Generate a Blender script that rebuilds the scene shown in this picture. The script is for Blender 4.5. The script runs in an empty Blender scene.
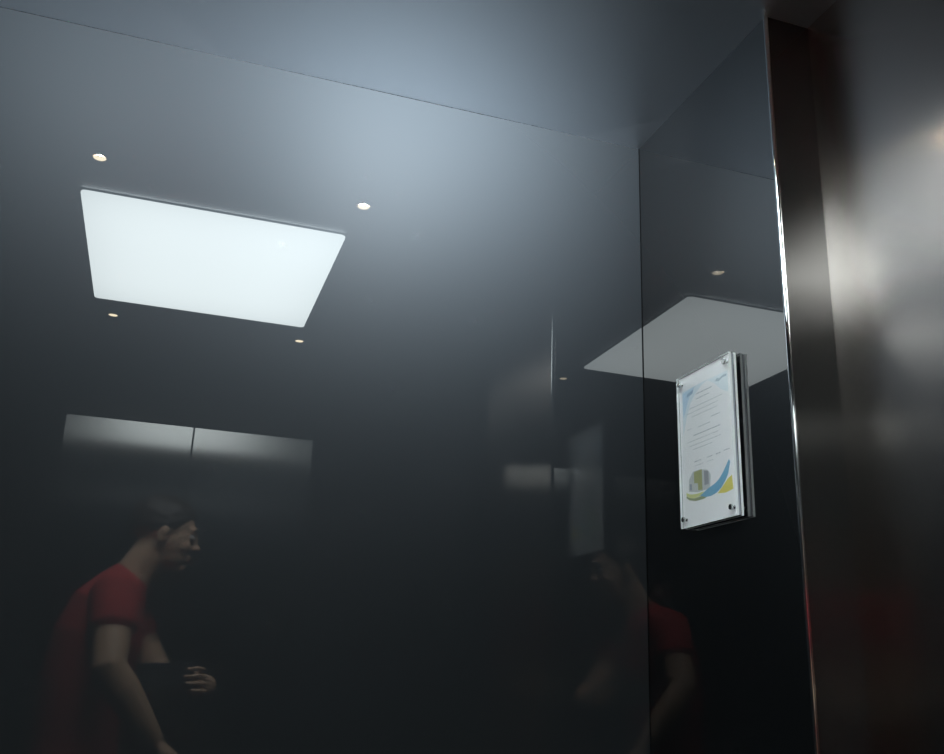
import bpy, bmesh, math, random
from mathutils import Vector, Matrix, Euler
random.seed(4)
C = bpy.context.scene.collection
PI = math.pi
CH = 1.30                      # camera height above the floor

# ------------------------------------------------------------------ cab dimensions (relative to the lens)
AX, BY, CY, DX, HZ = 0.7876, 1.4393, -0.406, -0.73, 1.0
PX0, PX1, PY0, PY1 = -0.268, 0.3258, 0.1857, 0.8474
TY = 1.0247


def V(x, y, z):
    return Vector((x, y, z + CH))


# ------------------------------------------------------------------ helpers
def link(name, bm, mats, parent=None, smooth=False, bevel=0, seg=2):
    me = bpy.data.meshes.new(name)
    bmesh.ops.recalc_face_normals(bm, faces=bm.faces)
    bm.to_mesh(me)
    bm.free()
    o = bpy.data.objects.new(name, me)
    C.objects.link(o)
    for m in (mats if isinstance(mats, (list, tuple)) else [mats]):
        me.materials.append(m)
    if smooth:
        for p in me.polygons:
            p.use_smooth = True
    if bevel:
        b = o.modifiers.new('bevel', 'BEVEL')
        b.width = bevel
        b.segments = seg
        b.limit_method = 'ANGLE'
    if parent:
        o.parent = parent
        o.matrix_parent_inverse = Matrix.Translation(-parent.location) if parent.type == 'EMPTY' else parent.matrix_world.inverted()
    return o


def tag(o, label=None, cat=None, group=None, kind=None):
    if label: o['label'] = label
    if cat: o['category'] = cat
    if group: o['group'] = group
    if kind: o['kind'] = kind
    return o


def empty(name, loc, label, cat, group=None):
    o = bpy.data.objects.new(name, None)
    C.objects.link(o)
    o.location = loc
    o.empty_display_size = .05
    return tag(o, label, cat, group)


def box(bm, x0, x1, y0, y1, z0, z1, rel=True, mi=0):
    dz = CH if rel else 0
    vs = [bm.verts.new((x, y, z + dz)) for z in (z0, z1) for y in (y0, y1) for x in (x0, x1)]
    for f in ((0, 2, 3, 1), (4, 5, 7, 6), (0, 1, 5, 4), (2, 6, 7, 3), (0, 4, 6, 2), (1, 3, 7, 5)):
        fa = bm.faces.new([vs[i] for i in f])
        fa.material_index = mi
    return vs


def prism(bm, pts, z0, z1):
    lo = [bm.verts.new((x, y, z0 + CH)) for x, y in pts]
    hi = [bm.verts.new((x, y, z1 + CH)) for x, y in pts]
    n = len(pts)
    bm.faces.new(lo[::-1])
    bm.faces.new(hi)
    for i in range(n):
        bm.faces.new((lo[i], lo[(i + 1) % n], hi[(i + 1) % n], hi[i]))


def tube(bm, p0, p1, r0, r1=None, n=20, caps=True):
    r1 = r0 if r1 is None else r1
    p0, p1 = Vector(p0), Vector(p1)
    d = (p1 - p0).normalized()
    a = d.orthogonal().normalized()
    b = d.cross(a)
    R = []
    for p, r in ((p0, r0), (p1, r1)):
        R.append([bm.verts.new(p + (a * math.cos(t) + b * math.sin(t)) * r) for t in [2 * PI * i / n for i in range(n)]])
    for i in range(n):
        bm.faces.new((R[0][i], R[0][(i + 1) % n], R[1][(i + 1) % n], R[1][i]))
    if caps:
        bm.faces.new(R[0][::-1])
        bm.faces.new(R[1])


# ------------------------------------------------------------------ materials
def mat(name, col, rough=.5, metal=0, ior=1.5, **kw):
    m = bpy.data.materials.new(name)
    m.use_nodes = True
    p = m.node_tree.nodes['Principled BSDF']
    p.inputs['Base Color'].default_value = (*col, 1)
    p.inputs['Roughness'].default_value = rough
    p.inputs['Metallic'].default_value = metal
    p.inputs['IOR'].default_value = ior
    for k, v in kw.items():
        p.inputs[k.replace('_', ' ')].default_value = v
    return m


def noisy(m, scale, amount, stretch=(1, 1, 1), to='Roughness', lo=0, hi=1):
    nt = m.node_tree
    p = nt.nodes['Principled BSDF']
    tc = nt.nodes.new('ShaderNodeTexCoord')
    mp = nt.nodes.new('ShaderNodeMapping')
    mp.inputs['Scale'].default_value = stretch
    nz = nt.nodes.new('ShaderNodeTexNoise')
    nz.inputs['Scale'].default_value = scale
    nz.inputs['Detail'].default_value = 5
    nt.links.new(tc.outputs['Object'], mp.inputs['Vector'])
    nt.links.new(mp.outputs['Vector'], nz.inputs['Vector'])
    if to == 'Bump':
        b = nt.nodes.new('ShaderNodeBump')
        b.inputs['Strength'].default_value = amount
        b.inputs['Distance'].default_value = .001
        nt.links.new(nz.outputs['Fac'], b.inputs['Height'])
        nt.links.new(b.outputs['Normal'], p.inputs['Normal'])
    elif to == 'Color':
        r = nt.nodes.new('ShaderNodeValToRGB')
        r.color_ramp.elements[0].color = (*lo, 1)
        r.color_ramp.elements[1].color = (*hi, 1)
        r.color_ramp.elements[0].position = .35
        r.color_ramp.elements[1].position = .65
        nt.links.new(nz.outputs['Fac'], r.inputs['Fac'])
        nt.links.new(r.outputs['Color'], p.inputs['Base Color'])
    else:
        mr = nt.nodes.new('ShaderNodeMapRange')
        mr.inputs['To Min'].default_value = lo
        mr.inputs['To Max'].default_value = hi
        nt.links.new(nz.outputs['Fac'], mr.inputs['Value'])
        nt.links.new(mr.outputs['Result'], p.inputs[to])
    return m


def black_glass(name, col, coat_ior, base_rough=.55, spec=.5):
    # satin black lacquer behind a polished clear layer
    m = mat(name, col, base_rough)
    p = m.node_tree.nodes['Principled BSDF']
    p.inputs['Specular IOR Level'].default_value = spec
    p.inputs['Coat Weight'].default_value = 1
    p.inputs['Coat Roughness'].default_value = 0.0
    p.inputs['Coat IOR'].default_value = coat_ior
    return m


def steel(name, col, rough, aniso, across, coat=0.0):
    m = mat(name, col, rough, 1)
    nt = m.node_tree
    p = nt.nodes['Principled BSDF']
    p.inputs['Anisotropic'].default_value = aniso
    cr = nt.nodes.new('ShaderNodeCombineXYZ')       # brushing runs straight up, so the shine spreads sideways
    cr.inputs[across].default_value = 1.0
    nt.links.new(cr.outputs['Vector'], p.inputs['Tangent'])
    p.inputs['Coat Weight'].default_value = coat
    p.inputs['Coat Roughness'].default_value = .02
    noisy(m, 40, 0, (14, 14, .3), 'Roughness', rough * .9, rough * 1.1)
    return m


def emit(name, col, strength):
    m = bpy.data.materials.new(name)
    m.use_nodes = True
    nt = m.node_tree
    nt.nodes.remove(nt.nodes['Principled BSDF'])
    e = nt.nodes.new('ShaderNodeEmission')
    e.inputs['Color'].default_value = (*col, 1)
    e.inputs['Strength'].default_value = strength
    nt.links.new(e.outputs[0], nt.nodes['Material Output'].inputs['Surface'])
    return m


M = {}
M['back'] = black_glass('black_glass_back', (.0110, .0125, .0140), 1.50, .6, .03)
M['right'] = black_glass('black_glass_right', (.003, .0033, .0036), 2.35, .5, .0)
M['left'] = black_glass('black_glass_left', (.004, .0045, .005), 1.50, .5, .1)
M['ceil'] = mat('dark_mirror_ceiling', (.93, .95, .98), .42, 1)
M['steel'] = steel('brushed_steel', (.54, .485, .45), .20, 1.0, 'Y', .0)
M['door'] = steel('brushed_steel_door', (.50, .50, .49), .18, 1.0, 'X')
M['chrome'] = mat('chrome_trim', (.80, .83, .85), .03, 1)
M['black'] = mat('black_sealant', (.01, .01, .011), .6)
M['joint'] = mat('dark_joint', (.002, .002, .002), .9, Specular_IOR_Level=0.0)
M['frontw'] = mat('satin_black_panel', (.010, .010, .011), .45, Specular_IOR_Level=.3)
M['floor'] = noisy(mat('dark_granite', (.02, .02, .02), .25), 60, 0, to='Color', lo=(.008, .008, .009), hi=(.035, .034, .033))

# ------------------------------------------------------------------ setting
def wall(name, bm, m, parent=None, **k):
    o = link(name, bm, m, parent, **k)
    if parent is None:
        o['kind'] = 'structure'
    return o


bm = bmesh.new(); box(bm, DX - .06, AX + .3, CY - .1, BY + .06, -CH - .05, -CH)
wall('floor', bm, M['floor'])
bm = bmesh.new(); box(bm, DX - .06, AX + .3, CY - .1, BY + .06, HZ, HZ + .05)
wall('ceiling', bm, M['ceil'])


def lean(o_bm, f):
    for v in o_bm.verts:
        z = v.co.z - CH
        v.co += Vector(f(v.co.x, v.co.y, z))


bm = bmesh.new(); box(bm, DX - .05, AX + .004, BY, BY + .03, -CH, HZ)
lean(bm, lambda x, y, z: (0, .0007 * z, 0))
wall('wall_back', bm, M['back'])

fA = lambda x, y, z: (.0006 * y + .0019 * z, 0, 0)
bm = bmesh.new(); box(bm, AX, AX + .03, TY + .003, BY + .0005, -CH, HZ)
lean(bm, fA)
wr = wall('wall_right', bm, M['right'])
# shallow recess nearer the door: a black return face, then a brushed steel sheet
RC = .08
bm = bmesh.new(); box(bm, AX + .004, AX + RC + .05, TY + .0005, TY + .012, -CH, HZ)
wall('return_face', bm, M['left'], wr)
bm = bmesh.new(); box(bm, AX + RC, AX + RC + .02, .36, TY + .0003, -CH, HZ)
wall('steel_sheet', bm, M['steel'], wr)
bm = bmesh.new(); box(bm, AX, AX + RC + .02, CY, .358, -CH, HZ)
wall('door_side_panel', bm, M['left'], wr)
# bright rounded edge trim at the end of the glass
bm = bmesh.new(); tube(bm, V(AX - .0006, TY, -CH), V(AX - .0006 + .0019, TY, HZ), .0036, n=32, caps=False)
o = wall('trim_1', bm, M['chrome'], smooth=True)
# sealant joint in the corner
bm = bmesh.new(); box(bm, AX - .0009, AX + .003, BY - .0009, BY + .0005, -CH, HZ)
lean(bm, fA)
wall('trim_2', bm, M['joint'])

bm = bmesh.new(); box(bm, DX - .03, DX, CY, BY - .001, -CH, HZ)
wall('wall_left', bm, M['left'])

# door side: black header and side returns round a two leaf steel door
D0, D1, DM, DH = -.35, .47, .06, .797
bm = bmesh.new()
box(bm, DX - .05, D0, CY - .06, CY, -CH, HZ)
box(bm, D1, AX + .05, CY - .06, CY, -CH, HZ)
box(bm, D0, D1, CY - .06, CY, DH, HZ)
wall('wall_front', bm, M['frontw'])
bm = bmesh.new(); box(bm, D0, DM - .003, CY - .045, CY - .012, -CH, DH)
wall('door_1', bm, M['door'])
bm = bmesh.new(); box(bm, DM + .003, D1, CY - .045, CY - .012, -CH, DH)
wall('door_2', bm, M['door'])
bm = bmesh.new(); box(bm, DM - .003, DM + .003, CY - .05, CY - .03, -CH, DH)
wall('trim_3', bm, M['black'])

# ------------------------------------------------------------------ ceiling light panel
cx, cy = (PX0 + PX1) / 2, (PY0 + PY1) / 2
E0 = 20.0
md = emit('lit_diffuser', (.885, .985, .995), E0)
nt = md.node_tree                              # two tubes behind an opal sheet: a little dimmer at its rim
tc = nt.nodes.new('ShaderNodeTexCoord'); sx = nt.nodes.new('ShaderNodeSeparateXYZ')
nt.links.new(tc.outputs['Generated'], sx.inputs[0])
def mth(op, a, b=None):
    n = nt.nodes.new('ShaderNodeMath'); n.operation = op
    for i, v in enumerate((a, b)):
        if v is None: continue
        if isinstance(v, (int, float)): n.inputs[i].default_value = v
        else: nt.links.new(v, n.inputs[i])
    return n.outputs[0]
def rim(c):
    d = mth('ABSOLUTE', mth('SUBTRACT', c, .5))
    return mth('SUBTRACT', 1.0, mth('MULTIPLY', mth('POWER', mth('MULTIPLY', d, 2.0), 4.0), .13))
st = mth('MULTIPLY', mth('MULTIPLY', rim(sx.outputs[0]), rim(sx.outputs[1])), E0)
nt.links.new(st, [n for n in nt.nodes if n.type == 'EMISSION'][0].inputs['Strength'])
L = empty('ceiling_light', V(cx, cy, HZ), 'large glowing white rectangular light panel set in the black ceiling', 'ceiling light')


def rounded(bm, x0, x1, y0, y1, r, z0, z1, n=5):
    pts = []
    for (qx, qy, a0) in ((x1 - r, y1 - r, 0), (x0 + r, y1 - r, PI / 2), (x0 + r, y0 + r, PI), (x1 - r, y0 + r, 1.5 * PI)):
        for i in range(n + 1):
            t = a0 + PI / 2 * i / n
            pts.append((qx + r * math.cos(t), qy + r * math.sin(t)))
    prism(bm, pts, z0, z1)


bm = bmesh.new(); rounded(bm, PX0, PX1, PY0, PY1, .012, HZ - .006, HZ - .0005)
link('diffuser', bm, md, L)
bm = bmesh.new(); rounded(bm, PX0 - .003, PX1 + .003, PY0 - .003, PY1 + .003, .014, HZ - .0025, HZ - .0003)
link('frame', bm, M['black'], L)

# ------------------------------------------------------------------ four small downlights
SX, SY = (-.2224, .3345), (.045, 1.0011)
mled = emit('warm_led', (1.0, .86, .60), 21)
mbez = mat('bronze_bezel', (.30, .19, .10), .4, 1)
names = {(0, 0): 'small warm recessed downlight by the left door-side corner of the light panel',
         (1, 0): 'small warm recessed downlight by the right door-side corner of the light panel',
         (0, 1): 'small warm recessed downlight by the left rear corner of the light panel',
         (1, 1): 'small warm recessed downlight by the right rear corner of the light panel'}
proto = None
for (i, j), lab in names.items():
    loc = V(SX[i], SY[j], HZ)
    if proto is None:
        r = empty('downlight', loc, lab, 'downlight', 'small downlights round the light panel')
        bm = bmesh.new()
        n = 28
        prof = [(.0175, 0), (.0175, -.0018), (.0165, -.0026), (.0140, -.0022), (.0128, -.0008), (.0128, 0)]
        rings = [[bm.verts.new(loc + Vector((q * math.cos(2 * PI * k / n), q * math.sin(2 * PI * k / n), z))) for k in range(n)] for q, z in prof]
        for a, b in zip(rings, rings[1:]):
            for k in range(n):
                bm.faces.new((a[k], a[(k + 1) % n], b[(k + 1) % n], b[k]))
        link('bezel', bm, mbez, r, smooth=True)
        bm = bmesh.new()
        rings = []
        for q, z in ((.0128, -.0006), (.0105, -.0015), (.006, -.0020)):
            rings.append([bm.verts.new(loc + Vector((q * math.cos(2 * PI * k / n), q * math.sin(2 * PI * k / n), z))) for k in range(n)])
        for a, b in zip(rings, rings[1:]):
            for k in range(n):
                bm.faces.new((a[k], a[(k + 1) % n], b[(k + 1) % n], b[k]))
        bm.faces.new(rings[-1])
        link('lens', bm, mled, r, smooth=True)
        proto = r
    else:
        r = proto.copy(); C.objects.link(r); r.location = loc; r['label'] = lab
        for ch in list(proto.children):
            c = ch.copy(); C.objects.link(c); c.parent = r
            c.matrix_parent_inverse = ch.matrix_parent_inverse.copy()
    ld = bpy.data.lights.new('led_and_haze_lamp', 'SPOT')
    aim = Vector((0, .44, .0)) if j else Vector((0, -.1, -1))     # rear pair turned level, an added wash imitating lens haze on the back wall
    ld.energy = {(1, 1): 250, (0, 1): 65}.get((i, j), 24)
    ld.spot_size = math.radians(142)
    ld.spot_blend = 1.0
    ld.color = (.84, .94, 1.0)
    ld.shadow_soft_size = 0
    lo = bpy.data.objects.new('led_and_haze_lamp', ld)
    C.objects.link(lo)
    lo.location = loc + Vector((0, 0, -.00268))
    lo.rotation_euler = aim.to_track_quat('-Z', 'Y').to_euler()

# ------------------------------------------------------------------ certificate in an acrylic holder
CY0, CY1, CZ0, CZ1 = 1.1464, 1.2992, .2348, .4819
XF = AX - .0144                  # front face of the holder
cert = empty('certificate_holder', V(AX, (CY0 + CY1) / 2, CZ0), 'clear acrylic holder with a printed certificate, bolted to the right black glass wall', 'certificate')
mac = bpy.data.materials.new('clear_acrylic'); mac.use_nodes = True
nt = mac.node_tree; p = nt.nodes['Principled BSDF']; out = nt.nodes['Material Output']
tr = nt.nodes.new('ShaderNodeBsdfTransparent'); tr.inputs[0].default_value = (.97, .985, .98, 1)
gl = nt.nodes.new('ShaderNodeBsdfGlossy'); gl.inputs['Roughness'].default_value = 0.02
fr = nt.nodes.new('ShaderNodeFresnel')
gb = nt.nodes.new('ShaderNodeNewGeometry'); ir = nt.nodes.new('ShaderNodeMapRange')   # same index seen from either side of a face
ir.inputs['To Min'].default_value = 1.49; ir.inputs['To Max'].default_value = 1 / 1.49
nt.links.new(gb.outputs['Backfacing'], ir.inputs['Value']); nt.links.new(ir.outputs['Result'], fr.inputs[0])
mx = nt.nodes.new('ShaderNodeMixShader')
nt.links.new(fr.outputs[0], mx.inputs[0]); nt.links.new(tr.outputs[0], mx.inputs[1]); nt.links.new(gl.outputs[0], mx.inputs[2])
nt.links.new(mx.outputs[0], out.inputs['Surface']); nt.nodes.remove(p)
medge = bpy.data.materials.new('acrylic_sawn_edge'); medge.use_nodes = True    # frosted by the saw
nt = medge.node_tree; p = nt.nodes['Principled BSDF']; out = nt.nodes['Material Output']
rf = nt.nodes.new('ShaderNodeBsdfRefraction'); rf.inputs['Roughness'].default_value = .75; rf.inputs['IOR'].default_value = 1.35
tl = nt.nodes.new('ShaderNodeBsdfTranslucent'); tl.inputs[0].default_value = (.93, .97, .97, 1)
df = nt.nodes.new('ShaderNodeBsdfDiffuse'); df.inputs[0].default_value = (.85, .88, .88, 1)
m1 = nt.nodes.new('ShaderNodeMixShader'); m1.inputs[0].default_value = .4
m2 = nt.nodes.new('ShaderNodeMixShader'); m2.inputs[0].default_value = .75
nt.links.new(rf.outputs[0], m1.inputs[1]); nt.links.new(tl.outputs[0], m1.inputs[2])
nt.links.new(m1.outputs[0], m2.inputs[1]); nt.links.new(df.outputs[0], m2.inputs[2])
nt.links.new(m2.outputs[0], out.inputs['Surface']); nt.nodes.remove(p)
mpaper = mat('white_paper', (.95, .91, .95), .6)
mbolt = mat('steel_bolt', (.6, .6, .6), .2, 1)


def plate(name, xa, xb, y0, y1, z0, z1):
    bm = bmesh.new(); box(bm, xa, xb, y0, y1, z0, z1)
    bm.faces.ensure_lookup_table()
    bm.normal_update()
    for f in bm.faces:
        f.material_index = 0 if abs(f.normal.x) > .5 else 1
    return link(name, bm, [mac, medge], cert)


plate('front_plate', XF, XF + .0040, CY0, CY1, CZ0, CZ1)
plate('back_plate', XF + .0082, XF + .0124, CY0, CY1, CZ0, CZ1)
bm = bmesh.new(); box(bm, XF + .0050, XF + .0080, CY0 + .0012, CY1 - .0012, CZ0 + .0012, CZ1 - .0012)
link('backing_card', bm, mat('grey_card', (.34, .36, .40), .7), cert)
PM = .0008
bm = bmesh.new(); box(bm, XF + .0042, XF + .0047, CY0 + PM, CY1 - PM, CZ0 + .001, CZ1 - .001)
paper = link('paper_sheet', bm, mpaper, cert)
for yy in (CY0 + .011, CY1 - .011):
    for zz in (CZ0 + .013, CZ1 - .013):
        bm = bmesh.new()
        tube(bm, V(XF - .0035, yy, zz), V(XF, yy, zz), .0042, .0045, 18)
        tube(bm, V(XF + .0040, yy, zz), V(XF + .0082, yy, zz), .003, n=12)
        tube(bm, V(XF + .0124, yy, zz), V(AX + .001, yy, zz), .0045, n=16)
        link('standoff_bolt', bm, mbolt, cert, bevel=.0006)

# printing on the sheet: u runs left to right (0..1), v bottom to top (0..1), laid on the sheet's face
U0, U1, W0, W1 = CY1 - PM, CY0 + PM, CZ0 + .001, CZ1 - .001
XP = XF + .0042


def pt(u, v, lift=.00012):
    return V(XP - lift, U0 + (U1 - U0) * u, W0 + (W1 - W0) * v)


def patch(name, polys, m, lift):
    bm = bmesh.new()
    for poly in polys:
        lo = [bm.verts.new(pt(u, v, 0)) for u, v in poly]
        hi = [bm.verts.new(pt(u, v, lift)) for u, v in poly]
        bm.faces.new(hi)
        k = len(poly)
        for i in range(k):
            bm.faces.new((lo[i], lo[(i + 1) % k], hi[(i + 1) % k], hi[i]))
    return link(name, bm, m, paper)


def cm(name, c):
    return mat(name, c, .6)


def curve(f, t0, t1, n=24):
    return [f(t0 + (t1 - t0) * i / n) for i in range(n + 1)]


# pale sky blue wash in the upper left corner
patch('printed_corner_wash', [[(.06, .905), (.58, .905), (.44, .885), (.32, .85), (.22, .80), (.14, .72), (.06, .60)]], cm('print_pale_blue', (.76, .81, .89)), .00004)
patch('printed_corner_blue', [[(.07, .89), (.32, .90), (.24, .865), (.17, .82), (.12, .76), (.07, .72)]], cm('print_sky_blue', (.55, .68, .84)), .00008)
patch('printed_page_tint', [[(.56, .90), (.93, .90), (.93, .76), (.80, .80), (.68, .86)]], cm('print_tint', (.80, .84, .91)), .00004)
# rows of small print too soft to read: runs of short word dashes
rows = [(.34, .64, .845, .0075), (.34, .58, .812, .0060), (.20, .82, .765, .0040), (.14, .74, .735, .0035), (.24, .72, .705, .0035),
        (.60, .76, .655, .0060), (.14, .22, .630, .0045), (.36, .58, .622, .0045), (.26, .76, .578, .0070), (.14, .72, .545, .0035), (.18, .76, .515, .0035), (.24, .60, .487, .0035),
        (.26, .40, .405, .0065), (.50, .60, .405, .0065), (.66, .74, .405, .0065), (.80, .90, .410, .0065), (.26, .42, .378, .0035), (.50, .62, .378, .0035)]
polys = []
for a, b, v, hgt in rows:
    u = a
    while u < b - .01:
        w = random.uniform(.012, .05)
        e = min(u + w, b)
        polys.append([(u, v - hgt / 2), (e, v - hgt / 2), (e, v + hgt / 2), (u, v + hgt / 2)])
        u = e + random.uniform(.008, .016)
patch('printed_text', polys, cm('print_grey', (.50, .50, .56)), .0001)
patch('printed_crest', [[(.16, .872), (.29, .885), (.27, .860), (.15, .850)]], cm('print_crest_blue', (.34, .44, .60)), .00012)
patch('printed_logo', [[(.70, .868), (.74, .884), (.78, .872), (.84, .884), (.91, .882), (.91, .868), (.84, .870), (.77, .856)]], cm('print_logo_grey', (.42, .50, .60)), .00012)
# picture of a building standing over a blue, yellow and green swoosh
patch('printed_building', [[(.13, .225), (.30, .205), (.53, .205), (.55, .29), (.50, .325), (.36, .345), (.22, .345), (.14, .30)]], cm('print_building', (.60, .60, .63)), .00006)
patch('printed_olive_wall', [[(.24, .268), (.31, .262), (.31, .216), (.39, .212), (.39, .342), (.24, .340)]], cm('print_olive', (.44, .43, .22)), .00010)
patch('printed_grey_wall', [[(.43, .235), (.51, .235), (.51, .318), (.43, .328)]], cm('print_dark_grey', (.36, .35, .40)), .00010)
patch('printed_slate_wall', [[(.15, .232), (.19, .228), (.19, .270), (.15, .270)]], cm('print_slate', (.35, .37, .45)), .00010)  # small slate-coloured block in the building print
patch('printed_blue_swoosh', [[(.34, .178), (.48, .206), (.62, .226), (.70, .246), (.78, .284), (.88, .345), (.90, .330), (.86, .262), (.80, .222), (.73, .188), (.64, .166), (.54, .156), (.44, .160)]],
      cm('print_blue', (.22, .46, .68)), .00014)
patch('printed_yellow_patch', [[(.66, .160), (.76, .196), (.84, .228), (.92, .246), (.93, .160), (.80, .150)]], cm('print_yellow', (.80, .68, .18)), .0001)
patch('printed_yellow_swoosh', [[(.08, .222), (.16, .204), (.28, .196), (.40, .198), (.46, .190), (.34, .176), (.24, .172), (.15, .182), (.08, .202)]], cm('print_lime', (.72, .72, .34)), .0001)
patch('printed_green_line', [[(.08, .200), (.15, .182), (.24, .171), (.34, .174), (.50, .166), (.42, .152), (.26, .152), (.14, .168), (.08, .188)]], cm('print_olive_line', (.36, .39, .24)), .00009)

# ------------------------------------------------------------------ the person taking the picture
def loft(bm, rings, n=20):
    """rings: (centre, half-axis vector a, half-axis vector b); rounded ends"""
    R = []
    rs = list(rings)
    def cap(r0, r1):
        c0, a, b = r0; c1 = r1[0]
        d = (Vector(c0) - Vector(c1)).normalized() * min(Vector(a).length, Vector(b).length) * .55
        return [(Vector(c0) + d * .6, Vector(a) * .75, Vector(b) * .75), (Vector(c0) + d, Vector(a) * .35, Vector(b) * .35)]
    s = cap(rs[0], rs[1])[::-1]; e = cap(rs[-1], rs[-2])
    for c, a, b in s + rs + e:
        R.append([bm.verts.new(Vector(c) + Vector(a) * math.cos(2 * PI * k / n) + Vector(b) * math.sin(2 * PI * k / n)) for k in range(n)])
    for p, q in zip(R, R[1:]):
        for k in range(n):
            bm.faces.new((p[k], p[(k + 1) % n], q[(k + 1) % n], q[k]))
    bm.faces.new(R[0][::-1]); bm.faces.new(R[-1])


def limb(bm, pts, n=16, flat=None):
    """pts: (point, radius) with radius a number or (ra, rb)"""
    rings = []
    P = [Vector(p) for p, _ in pts]
    ref = None
    for i, (p, r) in enumerate(pts):
        d = (P[min(i + 1, len(P) - 1)] - P[max(i - 1, 0)]).normalized()
        if ref is None:
            ref = Vector(flat) if flat is not None else d.orthogonal()
        a = (ref - d * ref.dot(d)).normalized()
        ref = a
        b = d.cross(a)
        ra, rb = r if isinstance(r, tuple) else (r, r)
        rings.append((P[i], a * ra, b * rb))
    loft(bm, rings, n)


def ellipsoid(bm, c, axes, n=20):
    a, b, d = [Vector(x) for x in axes]
    m = Matrix(((a.x, b.x, d.x, c[0]), (a.y, b.y, d.y, c[1]), (a.z, b.z, d.z, c[2]), (0, 0, 0, 1)))
    bmesh.ops.create_uvsphere(bm, u_segments=n, v_segments=n // 2 + 2, radius=1, matrix=m)


def fuse(name, bm, m, parent, vox, smooth_it=4):
    """weld overlapping volumes into one continuous skin"""
    bmesh.ops.recalc_face_normals(bm, faces=bm.faces)
    me = bpy.data.meshes.new(name); bm.to_mesh(me); bm.free()
    t = bpy.data.objects.new(name, me); C.objects.link(t)
    r = t.modifiers.new('r', 'REMESH'); r.mode = 'VOXEL'; r.voxel_size = vox; r.use_smooth_shade = True
    s = t.modifiers.new('s', 'SMOOTH'); s.factor = .5; s.iterations = smooth_it
    dg = bpy.context.evaluated_depsgraph_get()
    me2 = bpy.data.meshes.new_from_object(t.evaluated_get(dg))
    t.modifiers.clear(); t.data = me2; t.name = name
    me2.materials.clear(); me2.materials.append(m)
    for q in me2.polygons: q.use_smooth = True
    if parent:
        t.parent = parent
        t.matrix_parent_inverse = Matrix.Translation(-parent.location)
    return t


per = empty('person', V(-.16, -.20, -CH), 'person in a red short-sleeved t-shirt leaning forward by the steel door, holding a phone sideways', 'person')
mskin = mat('skin', (.62, .40, .27), .5); mskin.node_tree.nodes['Principled BSDF'].inputs['Subsurface Weight'].default_value = .08
mskin.node_tree.nodes['Principled BSDF'].inputs['Subsurface Radius'].default_value = (.01, .005, .003)
mshirt = noisy(mat('red_cotton', (.42, .032, .032), .85), 300, .3, to='Bump')
mpants = noisy(mat('dark_denim', (.02, .024, .035), .85), 400, .3, to='Bump')
mhair = noisy(mat('dark_brown_hair', (.030, .020, .014), .55), 180, .8, (1, 1, .2), to='Bump')
mshoe = mat('dark_shoe', (.03, .03, .032), .5)
msole = mat('pale_sole', (.5, .5, .48), .7)

PYC = -.20
Y = Vector((0, 1, 0))
# head frame: looks towards +x, tipped a little down
hp = math.radians(10)
HF = Vector((math.cos(hp), 0, -math.sin(hp))); HU = Vector((math.sin(hp), 0, math.cos(hp))); HL = Vector((0, 1, 0))
HC = V(.016, PYC, .392)
def hl(f, l, u): return HC + HF * f + HL * l + HU * u
def hell(bm, f, l, u, rf, rl, ru, n=20): ellipsoid(bm, hl(f, l, u), (HF * rf, HL * rl, HU * ru), n)

ARM = {'l': [V(-.100, -.045, .190), V(-.088, .060, -.005), V(.052, .045, -.195)],
       'r': [V(-.100, -.355, .190), V(.050, -.310, -.030), V(.190, -.115, -.050)]}
FWD = Vector((.2919, .9063, .3056)); RT = Vector((.9477, -.3173, .0353)); UP = Vector((-.1290, -.2793, .9515))
O = V(0, 0, 0)
def ph(r, u, f): return O + RT * r + UP * u + FWD * f

bm = bmesh.new()
# torso
limb(bm, [(V(-.150, PYC, -.46), (.165, .115)), (V(-.155, PYC, -.36), (.160, .110)), (V(-.162, PYC, -.22), (.145, .095)),
          (V(-.160, PYC, -.05), (.160, .105)), (V(-.138, PYC, .08), (.175, .115)), (V(-.120, PYC, .17), (.165, .095)), (V(-.09, PYC, .225), (.11, .07))], 24, flat=Y)
limb(bm, [(V(-.095, PYC, .20), .065), (V(-.062, PYC, .27), .057), (V(-.030, PYC, .325), .056), (V(-.008, PYC, .37), .055)], 18)
# head
hell(bm, -.018, 0, .030, .094, .074, .080, 28)
hell(bm, .022, 0, -.012, .062, .064, .075)
hell(bm, .030, 0, -.055, .052, .050, .045)
hell(bm, .062, 0, -.088, .021, .022, .017)
hell(bm, .070, 0, .030, .018, .045, .014)
hell(bm, .087, 0, -.002, .010, .0085, .022)
hell(bm, .098, 0, -.020, .013, .011, .011)
for s in (-1, 1):
    hell(bm, .089, .011 * s, -.025, .009, .008, .008)
    hell(bm, .056, .034 * s, -.026, .024, .022, .022)
    hell(bm, .072, .026 * s, .022, .010, .018, .006)
    hell(bm, -.012, .072 * s, -.008, .017, .009, .029)
    hell(bm, -.008, .079 * s, .004, .013, .006, .018)
hell(bm, .083, 0, -.053, .010, .021, .006)
hell(bm, .081, 0, -.063, .010, .018, .0065)
# arms
for k, (s, e, w) in ARM.items():
    m1 = s.lerp(e, .5); m2 = e.lerp(w, .3); m3 = e.lerp(w, .75)
    limb(bm, [(s, .050), (s.lerp(e, .25), .055), (m1, .053), (e, .047), (m2, .048), (m3, .038), (w, (.031, .026))], 18)


def finger(bm, pts, r):
    limb(bm, [(p, r * q) for p, q in zip(pts, (1.08, 1.02, .96, .80))], 10)


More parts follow.
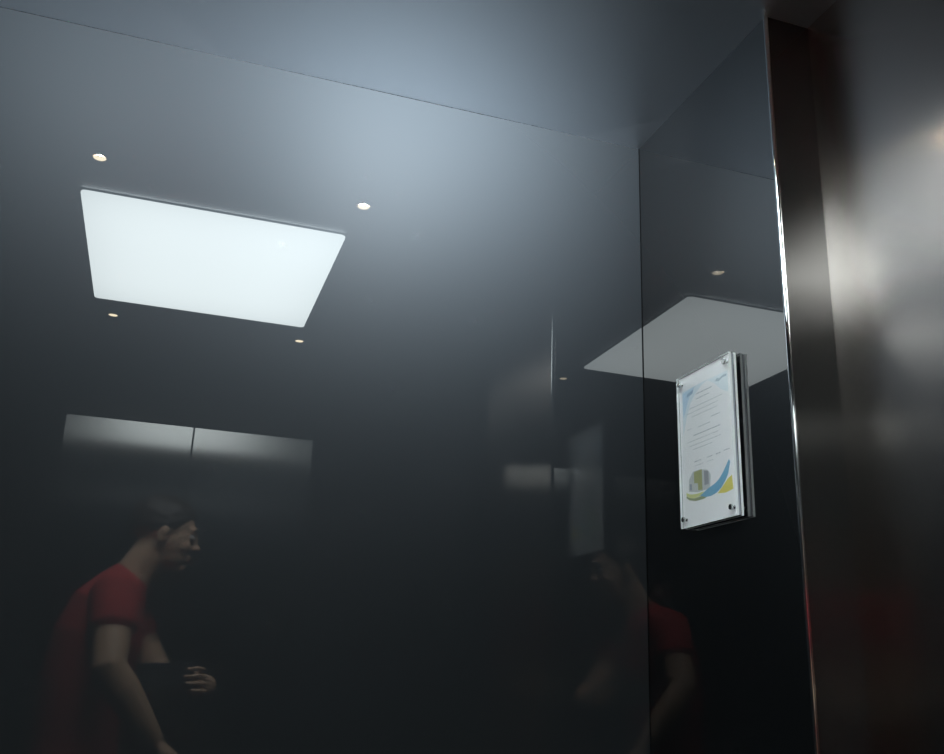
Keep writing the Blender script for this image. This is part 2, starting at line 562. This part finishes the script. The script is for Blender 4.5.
# left hand: relaxed, hanging forward from the wrist
w = ARM['l'][2]; dr = (w - ARM['l'][1]).normalized()
hd = (dr + Vector((.55, 0, .1))).normalized(); side = Vector((0, 1, 0)); pal = hd.cross(side).normalized()
limb(bm, [(w, (.027, .022)), (w + hd * .03, (.034, .017)), (w + hd * .065, (.041, .015)), (w + hd * .09, (.039, .013))], 16, flat=side)
for i, (off, ln) in enumerate(((.031, .066), (.0105, .076), (-.0105, .071), (-.031, .056))):
    b = w + hd * .082 + side * off
    dn = Vector((0, 0, -1))
    d1 = (hd + dn * .25).normalized(); d2 = (hd + dn * .9).normalized(); d3 = (hd * .6 + dn).normalized()
    finger(bm, [b - hd * .02, b + d1 * ln * .42, b + d1 * ln * .42 + d2 * ln * .32, b + d1 * ln * .42 + d2 * ln * .32 + d3 * ln * .26], .0082)
tb = w + hd * .022 + side * .024
td = (hd * .75 + side * .35 + Vector((0, 0, -.75))).normalized()
finger(bm, [tb, tb + td * .03, tb + td * .055, tb + (td * .055 + (td + hd * .4).normalized() * .026)], .0100)
# right hand: closed round the right end of the phone
w = ARM['r'][2]
pc = ph(.162, -.045, -.022)
up2 = (pc - w).normalized()
limb(bm, [(w, (.026, .023)), (w.lerp(pc, .45), (.034, .019)), (pc, (.040, .015)), (pc + up2 * .018, (.038, .014))], 16, flat=UP)
for i, (off, ln) in enumerate(((.020, .064), (-.001, .074), (-.022, .070), (-.043, .056))):
    b = ph(.158, -.030 + off, -.018)
    finger(bm, [b + up2 * -.01, ph(.172, -.030 + off, .004), ph(.150, -.030 + off, .0125), ph(.150 - (ln - .036), -.030 + off * .95, .0105)], .0078)
finger(bm, [ph(.150, .006, -.030), ph(.148, .012, -.030), ph(.128, .006, -.026), ph(.102, -.004, -.0215)], .0095)
# legs and feet
LEG = [[V(-.150, PYC + .09 * s, -.48), V(-.140 + .03 * s, PYC + .105 * s, -.86), V(-.170 + .05 * s, PYC + .11 * s, -1.225)] for s in (1, -1)]
for h, k, a in LEG:
    limb(bm, [(h, .085), (h.lerp(k, .5), .070), (k, .055), (k.lerp(a, .35), .056), (a, .038)], 18)
    limb(bm, [(a + Vector((-.035, 0, -.03)), (.034, .030)), (a + Vector((.05, 0, -.035)), (.040, .028)), (a + Vector((.14, 0, -.050)), (.045, .018))], 16, flat=Y)
body = fuse('body', bm, mskin, per, .0036, 3)

# t-shirt
bm = bmesh.new()
limb(bm, [(V(-.150, PYC, -.44), (.182, .132)), (V(-.158, PYC, -.32), (.178, .128)), (V(-.162, PYC, -.20), (.168, .118)),
          (V(-.160, PYC, -.05), (.175, .122)), (V(-.138, PYC, .08), (.186, .129)), (V(-.120, PYC, .17), (.178, .108)), (V(-.088, PYC, .228), (.115, .080))], 28, flat=Y)
limb(bm, [(V(-.095, PYC, .215), .075), (V(-.078, PYC, .255), .068)], 20)
for k, (s, e, w) in ARM.items():
    limb(bm, [(s + Vector((0, .03 if k == 'r' else -.03, 0.0)), .074), (s.lerp(e, .0), .073), (s.lerp(e, .25), .069), (s.lerp(e, .47), .066)], 20)
shirt = fuse('tshirt', bm, mshirt, per, .005, 4)
# trousers
bm = bmesh.new()
limb(bm, [(V(-.150, PYC, -.54), (.165, .118)), (V(-.150, PYC, -.46), (.172, .124)), (V(-.154, PYC, -.38), (.166, .118))], 24, flat=Y)
for h, k, a in LEG:
    limb(bm, [(h, .096), (h.lerp(k, .5), .083), (k, .070), (k.lerp(a, .4), .068), (a + Vector((0, 0, -.01)), .060)], 20)
fuse('trousers', bm, mpants, per, .006, 4)
for i, (h, k, a) in enumerate(LEG):
    bm = bmesh.new()
    limb(bm, [(a + Vector((-.045, 0, -.015)), (.043, .042)), (a + Vector((.04, 0, -.018)), (.048, .040)), (a + Vector((.13, 0, -.034)), (.052, .030)), (a + Vector((.19, 0, -.040)), (.042, .022))], 18, flat=Y)
    sh = fuse('shoe', bm, mshoe, per, .004, 3)
    bm = bmesh.new()
    pts = []
    for t in range(28):
        an = 2 * PI * t / 28
        pts.append((a.x + .07 + .145 * math.cos(an), a.y + .050 * math.sin(an)))
    prism(bm, pts, -CH, -CH + .022)
    link('sole', bm, msole, sh, bevel=.004)
# hair: a short cap following the skull, open at the face
bm = bmesh.new()
m = Matrix(((HF.x * .103, HL.x * .084, HU.x * .089, 0), (HF.y * .103, HL.y * .084, HU.y * .089, 0), (HF.z * .103, HL.z * .084, HU.z * .089, 0), (0, 0, 0, 1)))
bmesh.ops.create_uvsphere(bm, u_segments=72, v_segments=48, radius=1, matrix=Matrix.Identity(4))
from mathutils import noise
kill = []
for v in bm.verts:
    f, l, u = v.co
    line = -.34 + .45 * max(0, f + .2) + (.55 * max(0, f - .35)) + .16 * noise.noise(v.co * 7)
    if u < line: kill.append(v)
bmesh.ops.delete(bm, geom=kill, context='VERTS')
for v in bm.verts:
    f, l, u = v.co
    q = 1 + .07 * noise.noise(Vector((f * 9, l * 9, u * 5))) + .05 * noise.noise(v.co * 26)
    v.co = hl(-.020, 0, .030) + HF * (.103 * f * q) + HL * (.083 * l * q) + HU * (.090 * u * q)
hair = link('hair', bm, mhair, per, smooth=True)
so = hair.modifiers.new('thick', 'SOLIDIFY'); so.thickness = .012; so.offset = -1
mwhite = mat('eye_white', (.5, .47, .45), .3); miris = mat('iris', (.05, .03, .02), .15)
for s in (-1, 1):
    bm = bmesh.new(); ellipsoid(bm, hl(.073, .030 * s, .006), (HF * .0115, HL * .0125, HU * .0085), 16)
    ey = link('eye', bm, mwhite, per, smooth=True)
    bm = bmesh.new(); ellipsoid(bm, hl(.0815, .030 * s, .005), (HF * .0042, HL * .0050, HU * .0050), 12)
    link('iris', bm, miris, ey, smooth=True)
    bm = bmesh.new(); limb(bm, [(hl(.088, .014 * s, .026), (.004, .0022)), (hl(.089, .028 * s, .031), (.005, .0030)), (hl(.076, .045 * s, .027), (.003, .002))], 10)
    link('eyebrow', bm, mhair, per, smooth=True)

# ------------------------------------------------------------------ the phone in the hand
phone = empty('smartphone', ph(.07, -.027, -.008), 'dark smartphone held sideways in the right hand of the person', 'phone')
def phbox(bm, r0, r1, u0, u1, f0, f1, rad=.008, n=5):
    pts = []
    for (qx, qy, a0) in ((r1 - rad, u1 - rad, 0), (r0 + rad, u1 - rad, PI / 2), (r0 + rad, u0 + rad, PI), (r1 - rad, u0 + rad, 1.5 * PI)):
        for i in range(n + 1):
            t = a0 + PI / 2 * i / n
            pts.append((qx + rad * math.cos(t), qy + rad * math.sin(t)))
    lo = [bm.verts.new(ph(a, b, f0)) for a, b in pts]; hi = [bm.verts.new(ph(a, b, f1)) for a, b in pts]
    bm.faces.new(lo[::-1]); bm.faces.new(hi)
    for i in range(len(pts)):
        j = (i + 1) % len(pts)
        bm.faces.new((lo[i], lo[j], hi[j], hi[i]))
bm = bmesh.new(); phbox(bm, -.014, .150, -.062, .014, -.0135, -.0055)
link('phone_body', bm, mat('phone_shell', (.02, .02, .022), .35), phone, bevel=.0012)
bm = bmesh.new(); phbox(bm, -.010, .146, -.059, .011, -.0142, -.0134)
link('screen', bm, mat('phone_screen', (.006, .006, .008), .08), phone)
bm = bmesh.new(); tube(bm, ph(0, 0, -.0056), ph(0, 0, -.0030), .0075, n=28)
ri = link('lens_ring', bm, mat('lens_ring', (.05, .05, .05), .3, 1), phone)
bm = bmesh.new(); tube(bm, ph(0, 0, -.0031), ph(0, 0, -.0026), .0050, n=24)
link('lens_glass', bm, mat('lens_glass', (.004, .004, .006), .05), ri)

# ------------------------------------------------------------------ world, camera, view
w = bpy.data.worlds.new('world'); bpy.context.scene.world = w
w.use_nodes = True
w.node_tree.nodes['Background'].inputs[0].default_value = (0, 0, 0, 1)
w.node_tree.nodes['Background'].inputs[1].default_value = 0

cd = bpy.data.cameras.new('camera')
cam = bpy.data.objects.new('camera', cd); C.objects.link(cam)
cd.sensor_width = 36; cd.sensor_fit = 'HORIZONTAL'
cd.lens = 937.6272 * 36 / 944
cd.clip_start = .0015; cd.clip_end = 50
yaw, pitch, roll = .3117, .3106, .0371
f = Vector((math.sin(yaw) * math.cos(pitch), math.cos(yaw) * math.cos(pitch), math.sin(pitch)))
r = Vector((math.cos(yaw), -math.sin(yaw), 0)); u = r.cross(f)
r2 = r * math.cos(roll) + u * math.sin(roll); u2 = -r * math.sin(roll) + u * math.cos(roll)
cam.matrix_world = Matrix(((r2.x, u2.x, -f.x, 0), (r2.y, u2.y, -f.y, 0), (r2.z, u2.z, -f.z, CH), (0, 0, 0, 1)))
bpy.context.scene.camera = cam
sc = bpy.context.scene
sc.view_settings.view_transform = 'Standard'
sc.view_settings.look = 'None'
sc.view_settings.exposure = 0
sc.view_settings.gamma = 1
sc.view_settings.use_curve_mapping = False
cy_ = sc.cycles
cy_.use_denoising = True
cy_.max_bounces = 10
cy_.glossy_bounces = 8
cy_.transparent_max_bounces = 12
cy_.sample_clamp_indirect = 0
cy_.blur_glossy = 0.0
cy_.use_adaptive_sampling = False
